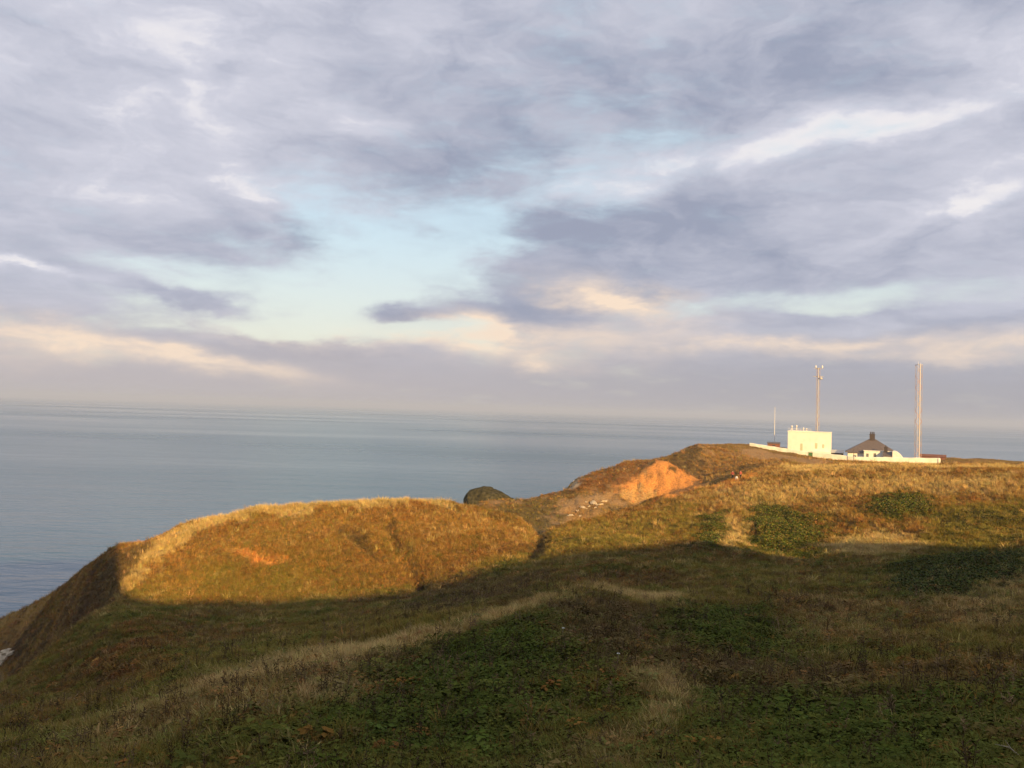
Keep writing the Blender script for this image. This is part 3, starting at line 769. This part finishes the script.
# low outbuilding right of the block
c = ground_at(837.5, 350); c.z = at(837.5, 459, 350).z
ob = empty('low_outbuilding', c, face(838)); tag(ob, 'low outbuilding with pale grey roof beside the tall white block', 'outbuilding')
MB().box(-2.4, 2.6, -2, 2, -2, 2.4).build('wall', M['brick'], ob)
MB().prism([(-2.4, 2.403), (2.3, 3.4), (2.3, 3.55), (-2.4, 2.56)], -2.7, 2.9).build('roof', M['greyroof'], ob)

# hip roofed bungalow
c = ground_at(873, 346); c.z = at(873, 462.5, 346).z
bg = empty('bungalow', c, face(873, R(2))); bg.scale = (.88, .88, .93); tag(bg, 'white bungalow with a wide dark hipped roof and a black chimney at its peak', 'house')
MB().box(-9.8, 9.4, -6.5, 6.5, -2, 4.3).build('wall', M['render'], bg, bevel=.04)
rv = [(-10.8,-7.4,4.2),(10.6,-7.4,4.2),(10.6,7.4,4.2),(-10.8,7.4,4.2),(-1.3,0,9.6),(1.6,0,9.6),(-10.8,-7.4,4.0),(10.6,-7.4,4.0),(10.6,7.4,4.0),(-10.8,7.4,4.0)]
rf = MB().add(rv, [(0,1,5,4),(1,2,5),(2,3,4,5),(3,0,4),(6,7,1,0),(7,8,2,1),(8,9,3,2),(9,6,0,3),(9,8,7,6)]).build('roof', M['slate'], bg)
ch = MB().box(-.95, 1.15, -.7, .7, 8.9, 11.4).box(-1.1, 1.3, -.85, .85, 11.403, 11.7).build('chimney', M['brick'], rf)
for x in (-.55, .1, .75):
    cp = MB().lathe([(.22, 0), (.25, .3), (.19, .9), (.24, 1.0)], 10).build('chimney_pot', M['brick'], ch, True); cp.location = (x, 0, 11.7)
MB().box(-3.4, 8.0, -9.2, -6.503, -2, 5.0).build('front_bay', M['render'], bg, bevel=.04)
MB().box(-3.6, 8.2, -9.4, -6.4, 5.003, 5.2).build('bay_roof', M['render'], bg)
window(bg, .9, 2.6, 1.0, 1.5, -9.2); window(bg, -2.0, 2.6, .9, 1.3, -9.2); window(bg, -7, 1.3, 1.3, 1.6, -6.5)
# gabled cottage at the bungalow's right
c = ground_at(889, 337); c.z = at(889, 464, 337).z
ct = empty('gabled_cottage', c, face(889, R(-2))); ct.scale = (.84, .84, .9); tag(ct, 'small white cottage with a dark front roof and sloping white end, right of the bungalow', 'cottage')
MB().box(-1.6, 2.0, -3, 3, -2, 3.2).build('wall', M['render'], ct)
MB().prism([(-3.5, 3.2), (0, 4.7), (3.5, 3.2), (3.5, 3.4), (0, 4.95), (-3.5, 3.4)], -2.0, 1.98).build('roof', M['slate'], ct)
cc = MB().box(-1.5, -.1, -.5, .7, 4.4, 6.8).box(-1.6, 0, -.6, .8, 6.803, 7.0).build('chimney', M['brick'], ct)
MB().lathe([(.2, 0), (.18, .6), (.22, .7)], 8, (-.8, .1, 7.0)).build('chimney_pot', M['brick'], cc)
window(ct, 0, .9, .9, 1.1, -3)
pf = [(2.0, -2), (6.8, -2), (6.8, 1.2), (6.3, 2.5), (5.0, 4.2), (3.6, 5.3), (2.6, 5.6), (2.0, 5.5)]
vs = [(x, -3.6, z) for x, z in pf] + [(x, 3.4, z) for x, z in pf]; n = len(pf)
MB().add(vs, [(i, (i+1) % n, n+(i+1) % n, n+i) for i in range(n)] + [tuple(range(n))[::-1], tuple(range(n, 2*n))]).build('end_wing', M['render'], ct)
# brown hut
c = ground_at(775, 350); c.z = at(775, 448.5, 350).z
ht = empty('brown_hut', c, face(775)); ht.scale = (.8, .8, .9); tag(ht, 'small rust brown hut behind the far left end of the white wall', 'hut')
MB().box(-3.0, 3.0, -2, 2, -1.5, 2.2).build('wall', M['hut'], ht)
MB().prism([(-2.3, 2.203), (2.3, 2.7), (2.3, 2.85), (-2.3, 2.36)], -3.2, 3.2).build('roof', M['slate'], ht)
MB().box(-.6, .6, -2.06, -2.003, -.5, 1.7).build('door', M['brick'], ht)

# masts
def lattice_mast(px, d, ybase, h, w, label, red):
    c = ground_at(px, d); c.z = at(px, ybase, d).z
    r = empty('lattice_mast', c, face(px, R(30) if red else R(8))); tag(r, label, 'mast', 'lattice masts on the headland')
    hw = w / 2; nb = int(h / (w * 1.25))
    cor = [(-hw, -hw), (hw, -hw), (hw, hw), (-hw, hw)] if red else [(-hw, -hw*.6), (hw, -hw*.6), (0, hw*1.1)]
    for i, (x, y) in enumerate(cor):
        MB().tube((x, y, -1), (x, y, h), .055 if red else .055, n=6).build('leg', M['whitesteel'] if red and i == 0 else M['mast'], r)
    for k_ in range(2):
        mb = MB()
        for i in range(nb):
            if (i // 3) % 2 != k_: continue
            z0, z1 = h*i/nb, h*(i+1)/nb
            for s in range(len(cor)):
                a, b_ = cor[s], cor[(s+1) % len(cor)]
                if (i + s) % 2: a, b_ = b_, a
                mb.tube((*a, z0), (*b_, z1), .045 if red else .04, n=4); mb.tube((*cor[s], z1), (*cor[(s+1) % len(cor)], z1), .03, n=4)
        mb.build('bracing', M['redsteel'] if k_ == 0 else M['mast'], r)
    mb = MB().box(-.10, .10, -.05, .05, 0, h)
    mb.build('cable_ladder', M['steel'], r).location = (0, -hw - .1, 0)
    MB().box(-hw - .1, hw + .1, -hw - .1, hw + .1, h, h + .08).build('top_platform', M['steel'], r)
    return r, hw
r, hw = lattice_mast(818.2, 360, 452, 34.4, 1.3, 'slim lattice mast with cross arms rising behind the tall white block', False)
H1 = 34.4
MB().tube((-2.0, 0, H1 - 3.4), (2.0, 0, H1 - 3.4), .13).build('cross_arm', M['steel'], r); MB().tube((-1.8, -.3, H1 - .2), (1.9, -.3, H1 - .2), .1).build('cross_arm', M['steel'], r)
for x in (-1.0, 1.5):
    MB().lathe([(.12, 0), (.3, .15), (.3, .8), (.18, 1.05), (.04, 1.1)], 10, (x, -.3, H1 + .1)).build('lamp_housing', M['whitesteel'], r)
MB().lathe([(.55, 0), (.75, .25), (.75, .6), (.5, .8)], 12, (.9, -.9, H1 - 4.6)).build('dish_aerial', M['steel'], r)
r, hw = lattice_mast(919, 343, 461.5, 36.2, 1.7, 'broad lattice mast standing alone right of the cottage', True)
for x_, z_ in ((-.3, 37.4), (.6, 37.0)): MB().tube((x_, 0, 36.2), (x_, 0, z_), .06).build('whip_aerial', M['whitesteel'], r)
MB().box(-1.9, 1.9, -1.9, 1.9, -1, .8).build('base_block', M['steel'], r)
c = ground_at(775.5, 362); c.z = at(775.5, 447, 362).z

fp = MB().lathe([(.15, -1), (.13, 6), (.07, 16.2), (.13, 16.3), (.13, 16.5), (.03, 16.7)], 8).build('flagpole', M['whitesteel'])
fp.location = c; tag(fp, 'bare white flagpole standing by the brown hut', 'pole')
# low brown stores and a fence line to the right
c = ground_at(934, 372); c.z = at(934, 462.5, 372).z
st = empty('store_shed', c, face(934)); tag(st, 'low reddish shed behind the wall, right of the broad mast', 'shed')
MB().box(-4.5, 4.5, -2, 2, -1, 2.3).build('wall', M['hut'], st)
MB().prism([(-2.4, 2.303), (0, 3.1), (2.4, 2.303), (2.4, 2.45), (0, 3.27), (-2.4, 2.45)], -4.8, 4.8).build('roof', M['hut'], st)
MB().box(-.8, .8, -2.06, -2.003, -.4, 1.8).build('door', M['brick'], st)

# ------------------------------------------------------------------ two walkers
def person(loc, rz, label, pose):
    root = empty('person', loc, rz); tag(root, label, 'person', 'walkers on the cliff path')
    def skinned(name, pts, edges, rad, mat_, parent):
        me = bpy.data.meshes.new(name); me.from_pydata(pts, edges, []); me.update()
        o = link(bpy.data.objects.new(name, me), parent)
        sk = o.modifiers.new('skin', 'SKIN'); sk.use_smooth_shade = True
        for i, rr in enumerate(rad):
            me.skin_vertices[0].data[i].radius = rr if isinstance(rr, tuple) else (rr, rr)
            me.skin_vertices[0].data[i].use_root = (i == 0)
        sb = o.modifiers.new('sub', 'SUBSURF'); sb.levels = 1; sb.render_levels = 2
        me.materials.append(mat_); return o
    st = pose
    body = [(0,0,.92),(0,0,1.12),(0,0,1.36),(0,0,1.5),(0,-.01,1.58),
            (-.10,0,.86),(-.11,-.02+st*.10,.48),(-.11,st*.16,.07),(-.11,-.14+st*.14,.03),
            (.10,0,.86),(.11,-.02-st*.10,.48),(.11,-st*.14,.07),(.11,-.14-st*.16,.03),
            (-.19,0,1.40),(-.25,.03,1.14),(-.23,-.08,.92),(-.22,-.12,.82),
            (.19,0,1.40),(.25,.03,1.14),(.23,-.08,.92),(.22,-.12,.82)]
    ed = [(0,1),(1,2),(2,3),(3,4),(0,5),(5,6),(6,7),(7,8),(0,9),(9,10),(10,11),(11,12),(2,13),(13,14),(14,15),(15,16),(2,17),(17,18),(18,19),(19,20)]
    rd = [(.14,.11),(.13,.10),(.15,.11),.06,.055,.09,.062,.045,.04,.09,.062,.045,.04,.06,.045,.035,.03,.06,.045,.035,.03]
    skinned('body', body, ed, rd, M['skin'], root)
    skinned('trousers', [(0,0,.95),(-.10,0,.86),(-.11,-.02+st*.10,.48),(-.11,st*.16,.1),(.10,0,.86),(.11,-.02-st*.10,.48),(.11,-st*.14,.1)],
            [(0,1),(1,2),(2,3),(0,4),(4,5),(5,6)], [(.155,.125),.105,.078,.062,.105,.078,.062], M['dark'], root)
    skinned('jacket', [(0,0,.9),(0,0,1.12),(0,0,1.36),(0,0,1.49),(-.19,0,1.40),(-.25,.03,1.14),(-.23,-.08,.93),(.19,0,1.40),(.25,.03,1.14),(.23,-.08,.93)],
            [(0,1),(1,2),(2,3),(2,4),(4,5),(5,6),(2,7),(7,8),(8,9)], [(.17,.14),(.165,.13),(.18,.135),.085,.085,.065,.055,.085,.065,.055], M['red'], root)
    hd = MB().lathe([(.03,-.115),(.06,-.10),(.078,-.04),(.086,.03),(.075,.09),(.04,.12),(.005,.125)], 12, (0,-.01,1.68)).add([(-.015,-.09,1.66),(.015,-.09,1.66),(0,-.115,1.655),(0,-.09,1.70)], [(0,2,3),(2,1,3),(0,1,2)])
    hd.build('head', M['skin'], root, True)
    MB().lathe([(.088,-.02),(.095,.03),(.085,.10),(.045,.135),(.005,.14)], 12, (0,.012,1.69)).build('hair', M['hair'], root, True)
for (x, y, rz, ps, lab) in ((732.5, 480, 2.6, .6, 'left walker of two in a red jacket on the sunny rise'), (740.5, 480, 3.6, -.5, 'right walker of two in a red jacket on the sunny rise')):
    h = hit(x, y, 120); person((h[0], h[1], h[2] + EYE), rz, lab, ps)
h = hit(736.6, 480.3, 120)
bgp = MB().lathe([(.20,0),(.27,.06),(.29,.35),(.24,.58),(.12,.70),(.03,.72)], 12).build('rucksack', M['white'], None, True); bgp.location = (h[0], h[1], h[2] + EYE)
tag(bgp, 'small white bag on the ground between the two walkers', 'bag')
for s in (-.12, .12): MB().tube((s, -.27, .1), (s*.8, -.33, .35), .025).tube((s*.8, -.33, .35), (s*.6, -.18, .6), .025).build('strap', M['stalk'], bgp)

# ------------------------------------------------------------------ small plants that stand out in front
def umbel(px, py, label):
    h = hit(px, py + 6); r = empty('flower_head', (h[0], h[1], h[2] + EYE)); tag(r, label, 'flower', 'white flower heads')
    MB().tube((0, 0, -.05), (.02, 0, .3), .008, .006).tube((.02, 0, .3), (.03, .01, .52), .006, .005).build('stem', M['stalk'], r)
    mb = MB()
    for i in range(22):
        a = i*2.4; q = .05*math.sqrt(i/22)
        mb.lathe([(.004, -.01), (.012, 0), (.008, .008), (.002, .015)], 6, (.03 + q*math.cos(a), .01 + q*math.sin(a), .54 - q*q*4))
    mb.build('florets', M['petal'], r)
umbel(562, 637, 'tiny white flower head at the edge of the brown scrub, farther of two')
umbel(617, 665, 'tiny white flower head just above the pale grass tuft, nearer of two')
h = hit(1021, 768, 6)
ds = empty('dry_stem', (h[0], h[1], h[2] + EYE)); tag(ds, 'bare pale dry stem leaning left in the bottom right corner', 'stem')
MB().tube((.05, 0, -.1), (-.02, 0, .16), .016, .014).tube((-.02, 0, .16), (-.16, .02, .27), .014, .010).tube((-.16, .02, .27), (-.34, .04, .30), .010, .004).build('stalk', M['stalk'], ds)
MB().tube((-.12, .02, .24), (-.2, .05, .36), .007, .003).build('twig', M['stalk'], ds)

# ------------------------------------------------------------------ haze
hz = MB().box(-26000, 26000, -26000, 26000, -66, 112)
m = bpy.data.materials.new('haze_air'); m.use_nodes = True; t = m.node_tree; t.nodes.clear()
out = t.nodes.new('ShaderNodeOutputMaterial'); pv = t.nodes.new('ShaderNodeVolumePrincipled')
pv.inputs['Color'].default_value = (.64, .76, 1.0, 1); pv.inputs['Density'].default_value = 0.00015; pv.inputs['Anisotropy'].default_value = 0.0
t.links.new(pv.outputs[0], out.inputs['Volume'])
o = hz.build('haze', m); tag(o, kind='stuff')

# ------------------------------------------------------------------ sun and sky
sl = bpy.data.lights.new('sun', 'SUN'); sl.energy = 5.0; sl.angle = R(.6); sl.color = (1.0, .65, .25)
so = link(bpy.data.objects.new('sun', sl)); so.rotation_euler = (-SUN_TO).to_track_quat('-Z', 'Y').to_euler(); so.location = SUN_TO * 200

wd = bpy.data.worlds.new('World'); SC.world = wd; wd.use_nodes = True
t = wd.node_tree; N = t.nodes; Lk = t.links; N.clear()
def nd(tp, **kw):
    n = N.new(tp)
    for k_, v in kw.items(): setattr(n, k_, v)
    return n
def val(n, i, v):
    if isinstance(v, (int, float)): n.inputs[i].default_value = v
    else: Lk.new(v, n.inputs[i])
def mth(op, a, b=None, c=None, clamp=False):
    n = nd('ShaderNodeMath', operation=op, use_clamp=clamp); val(n, 0, a)
    if b is not None: val(n, 1, b)
    if c is not None: val(n, 2, c)
    return n.outputs[0]
def ss(x, a, b, lo=0.0, hi=1.0):
    n = nd('ShaderNodeMapRange', interpolation_type='SMOOTHSTEP'); val(n, 0, x); val(n, 1, a); val(n, 2, b); val(n, 3, lo); val(n, 4, hi); return n.outputs[0]
def mixc(f, a, b):
    n = nd('ShaderNodeMix', data_type='RGBA'); val(n, 'Factor', f)
    for k_, v in (('A', a), ('B', b)):
        if isinstance(v, tuple): n.inputs[k_].default_value = (*v, 1)
        else: Lk.new(v, n.inputs[k_])
    return n.outputs['Result']
tc = nd('ShaderNodeTexCoord'); sep = nd('ShaderNodeSeparateXYZ'); Lk.new(tc.outputs['Generated'], sep.inputs[0])
dx, dy, dz = sep.outputs
azn = mth('ARCTAN2', dx, dy); eln = mth('ARCSINE', dz)
zc = mth('ADD', mth('MAXIMUM', dz, 0.0), .10)
cp = nd('ShaderNodeCombineXYZ'); val(cp, 0, mth('DIVIDE', dx, zc)); val(cp, 1, mth('DIVIDE', dy, zc))   # flat cloud deck coordinates
def noise(vec, s, det, rough=.55, off=(0, 0, 0), sc=(1, 1, 1), rot=0.0, dist=0.0):
    mp = nd('ShaderNodeMapping'); mp.inputs['Location'].default_value = off; mp.inputs['Scale'].default_value = sc; mp.inputs['Rotation'].default_value = (0, 0, rot)
    Lk.new(vec, mp.inputs['Vector'])
    n = nd('ShaderNodeTexNoise'); n.inputs['Scale'].default_value = s; n.inputs['Detail'].default_value = det; n.inputs['Roughness'].default_value = rough; n.inputs['Distortion'].default_value = dist
    Lk.new(mp.outputs[0], n.inputs['Vector']); return n.outputs['Fac'], n.outputs['Color']
ae = nd('ShaderNodeCombineXYZ'); val(ae, 0, azn); val(ae, 1, eln)
# ragged edges: shift the angles by noise
_, wc = noise(ae.outputs[0], 5.0, 7, .6, sc=(1, 2.2, 1)); 
wv = nd('ShaderNodeVectorMath', operation='SUBTRACT'); Lk.new(wc, wv.inputs[0]); wv.inputs[1].default_value = (.5, .5, .5)
ws = nd('ShaderNodeVectorMath', operation='MULTIPLY_ADD'); Lk.new(wv.outputs[0], ws.inputs[0]); ws.inputs[1].default_value = (.22, .075, 0); Lk.new(ae.outputs[0], ws.inputs[2])
AE = ws.outputs[0]
def blob(px, py, wx, wy, tilt=0.0):
    """soft patch of the sky, by azimuth and elevation"""
    a, e = azel(px, py)
    mp = nd('ShaderNodeMapping', vector_type='TEXTURE'); mp.inputs['Location'].default_value = (a, e, 0); mp.inputs['Rotation'].default_value = (0, 0, R(tilt)); mp.inputs['Scale'].default_value = (wx / F, wy / F, 1)
    Lk.new(AE, mp.inputs['Vector'])
    dt = nd('ShaderNodeVectorMath', operation='DOT_PRODUCT'); Lk.new(mp.outputs[0], dt.inputs[0]); Lk.new(mp.outputs[0], dt.inputs[1])
    return mth('POWER', 2.718, mth('MULTIPLY', dt.outputs['Value'], -1.0))
def field(bl, base=0.0):
    acc = base
    for (px, py, wx, wy, tl, k_) in bl: acc = mth('MULTIPLY_ADD', blob(px, py, wx, wy, tl), k_, acc)
    return acc
nA_, _ = noise(cp.outputs[0], 1.0, 9, .58, (3.1, 1.7, 0), (1, .85, 1), R(24), .3)
nB_, _ = noise(cp.outputs[0], 2.6, 9, .60, (7.1, 4.2, 0), (1, 1.4, 1), R(22), .6)
nC_, _ = noise(ae.outputs[0], 14.0, 7, .6, (2, 5, 0), (1, 3.4, 1), R(6), .3)
nD_, _ = noise(AE, 9.0, 8, .58, (4, 9, 0), (1, 2.0, 1), R(20), .5)
# holes in the deck where blue shows, and thin bars of cloud across them
clear = field([(395,255,95,42,14,.95),(280,290,150,26,4,.9),(335,205,60,40,-20,.6),(150,278,60,14,-6,.5),(470,245,70,40,10,.15),(400,330,150,22,0,.95),(450,245,50,45,0,.5),(870,300,130,13,2,.9),(700,305,70,10,8,.5),(300,325,170,13,2,.6),(520,195,120,22,22,.35),
               (840,128,50,6,12,.4),(250,165,70,25,-20,.25),(600,10,80,14,0,.3),(650,150,60,16,20,.35),(1000,206,50,6,12,.3),(620,195,60,8,20,.3)])
bars = field([(300,352,110,9,-3,1.5),(392,317,50,11,5,1.5),(190,297,45,6,-4,.7),(215,310,50,5,-6,.5),(520,325,70,20,0,.7),(820,320,110,6,2,.6),(950,330,80,6,4,.5),(140,285,80,14,-12,.5),(430,240,30,10,-10,.6)])
cl = mth('MULTIPLY_ADD', mth('SUBTRACT', nA_, .5), -1.4, clear); cl = mth('MULTIPLY_ADD', mth('SUBTRACT', nC_, .5), -1.5, cl); cl = mth('SUBTRACT', cl, bars)
hole = mth('MULTIPLY', ss(cl, .02, 1.2), ss(nD_, .2, .6, .72, .97))
# light and dark of the cloud deck
light = field([(80,110,260,150,0,.12),(60,40,220,90,0,.08),(340,108,60,18,-15,.30),(420,120,50,14,-10,.15),(130,205,130,30,-20,.10),(240,185,40,22,-25,.25),(545,192,80,14,20,.28),(650,175,60,12,18,.20),(745,146,120,14,14,.26),(930,108,120,18,12,.28),(985,200,70,10,12,.6),(820,132,50,7,12,.3),(640,173,140,11,14,.26),(870,122,190,12,12,.32),
               (35,270,36,4,-8,.55),(880,190,150,26,12,.14),(640,110,60,30,30,.12),
               (640,248,160,45,8,-.30),(560,215,110,30,10,-.20),(720,215,150,40,12,-.18),(440,165,140,45,-22,-.34),(790,66,220,42,14,-.30),(560,60,140,60,0,-.16),(310,232,110,24,-6,-.36),(190,250,110,24,-6,-.18),(820,262,150,18,4,-.16),(1000,240,90,20,6,-.12),
               (560,310,120,22,4,-.28),(700,370,200,20,0,-.15),(900,400,200,30,0,-.2),(1000,30,80,30,0,.1)], .54)
sh = mth('MULTIPLY_ADD', mth('SUBTRACT', nB_, .5), .38, light); sh = mth('MULTIPLY_ADD', mth('SUBTRACT', nA_, .5), .7, sh); sh = mth('MULTIPLY_ADD', bars, -.22, sh); sh = mth('MULTIPLY_ADD', mth('SUBTRACT', nD_, .5), ss(eln, R(3), R(13), .6, 1.3), sh)
sh = mth('MULTIPLY_ADD', mth('SUBTRACT', nC_, .5), ss(eln, R(2), R(14), .25, .35), sh)
warm = field([(70,338,150,9,-8,1.0),(230,360,90,7,-7,.7),(475,333,32,16,-10,1.0),(610,300,45,16,-12,1.0),(540,364,28,8,0,.9),(620,335,90,14,4,.4),(850,343,100,6,3,.75),(1000,345,60,7,4,.7),(740,345,60,5,3,.5),(900,355,120,5,0,.4),(330,332,110,8,0,.4),(390,340,110,8,0,.6),(520,345,170,16,0,.35),(480,330,45,14,-10,.4),(605,298,60,14,-10,.4),(30,345,80,14,0,.3)])
warm = mth('MULTIPLY', warm, ss(nC_, .30, .66, .45, 1.1), clamp=True)
sh = mth('MULTIPLY_ADD', sh, 1.12, -.075)
shc = mth('MINIMUM', mth('MAXIMUM', sh, 0.0), 1.0)
deck = mixc(shc, (.325, .358, .468), (.680, .682, .770))
low = mixc(ss(azn, R(-30), R(30)), (.50, .455, .475), (.395, .385, .425))
deck = mixc(ss(eln, R(1.0), R(7.5), .92, 0), deck, low)
deck = mixc(mth('MULTIPLY', ss(sh, .82, 1.2), ss(eln, R(8), R(24), .75, .6)), deck, (.93, .89, .88))
deck = mixc(warm, deck, (.95, .76, .60))
sky = nd('ShaderNodeTexSky', sky_type='NISHITA', sun_disc=False, sun_elevation=SUN_EL, sun_rotation=math.pi - SUN_PHI, air_density=1.0, dust_density=1.5, ozone_density=1.0)
b1 = nd('ShaderNodeBackground'); b1.inputs['Strength'].default_value = .128; Lk.new(sky.outputs[0], b1.inputs[0])
thin = mixc(ss(eln, R(3), R(14)), (.80, .77, .66), (.64, .79, .86))            # high veil lit by the low sun
b3 = nd('ShaderNodeBackground'); b3.inputs[1].default_value = .685; Lk.new(thin, b3.inputs[0])
b2 = nd('ShaderNodeBackground'); b2.inputs[1].default_value = .685; Lk.new(deck, b2.inputs[0])
m0 = nd('ShaderNodeMixShader'); m0.inputs[0].default_value = .75; Lk.new(b1.outputs[0], m0.inputs[1]); Lk.new(b3.outputs[0], m0.inputs[2])
m1 = nd('ShaderNodeMixShader'); Lk.new(hole, m1.inputs[0]); Lk.new(b2.outputs[0], m1.inputs[1]); Lk.new(m0.outputs[0], m1.inputs[2])
wo = nd('ShaderNodeOutputWorld'); Lk.new(m1.outputs[0], wo.inputs[0])
wd.cycles.sampling_method = 'MANUAL'; wd.cycles.sample_map_resolution = 512

# ------------------------------------------------------------------ camera, colour
cd = bpy.data.cameras.new('camera'); cd.sensor_width = 36; cd.sensor_fit = 'HORIZONTAL'; cd.lens = F / 1024 * 36; cd.clip_end = 120000; cd.clip_start = .1
co = link(bpy.data.objects.new('camera', cd))
mw = Matrix((rt, up, -fwd)).transposed().to_4x4(); mw.translation = (0, 0, EYE); co.matrix_world = mw
SC.camera = co
vs_ = SC.view_settings; vs_.view_transform = 'Standard'; vs_.look = 'None'; vs_.exposure = 0.58; vs_.gamma = 1.0; vs_.use_curve_mapping = False
SC.cycles.use_denoising = True
SC.cycles.max_bounces = 5; SC.cycles.diffuse_bounces = 2; SC.cycles.glossy_bounces = 2; SC.cycles.volume_bounces = 0
SC.cycles.sample_clamp_indirect = 4
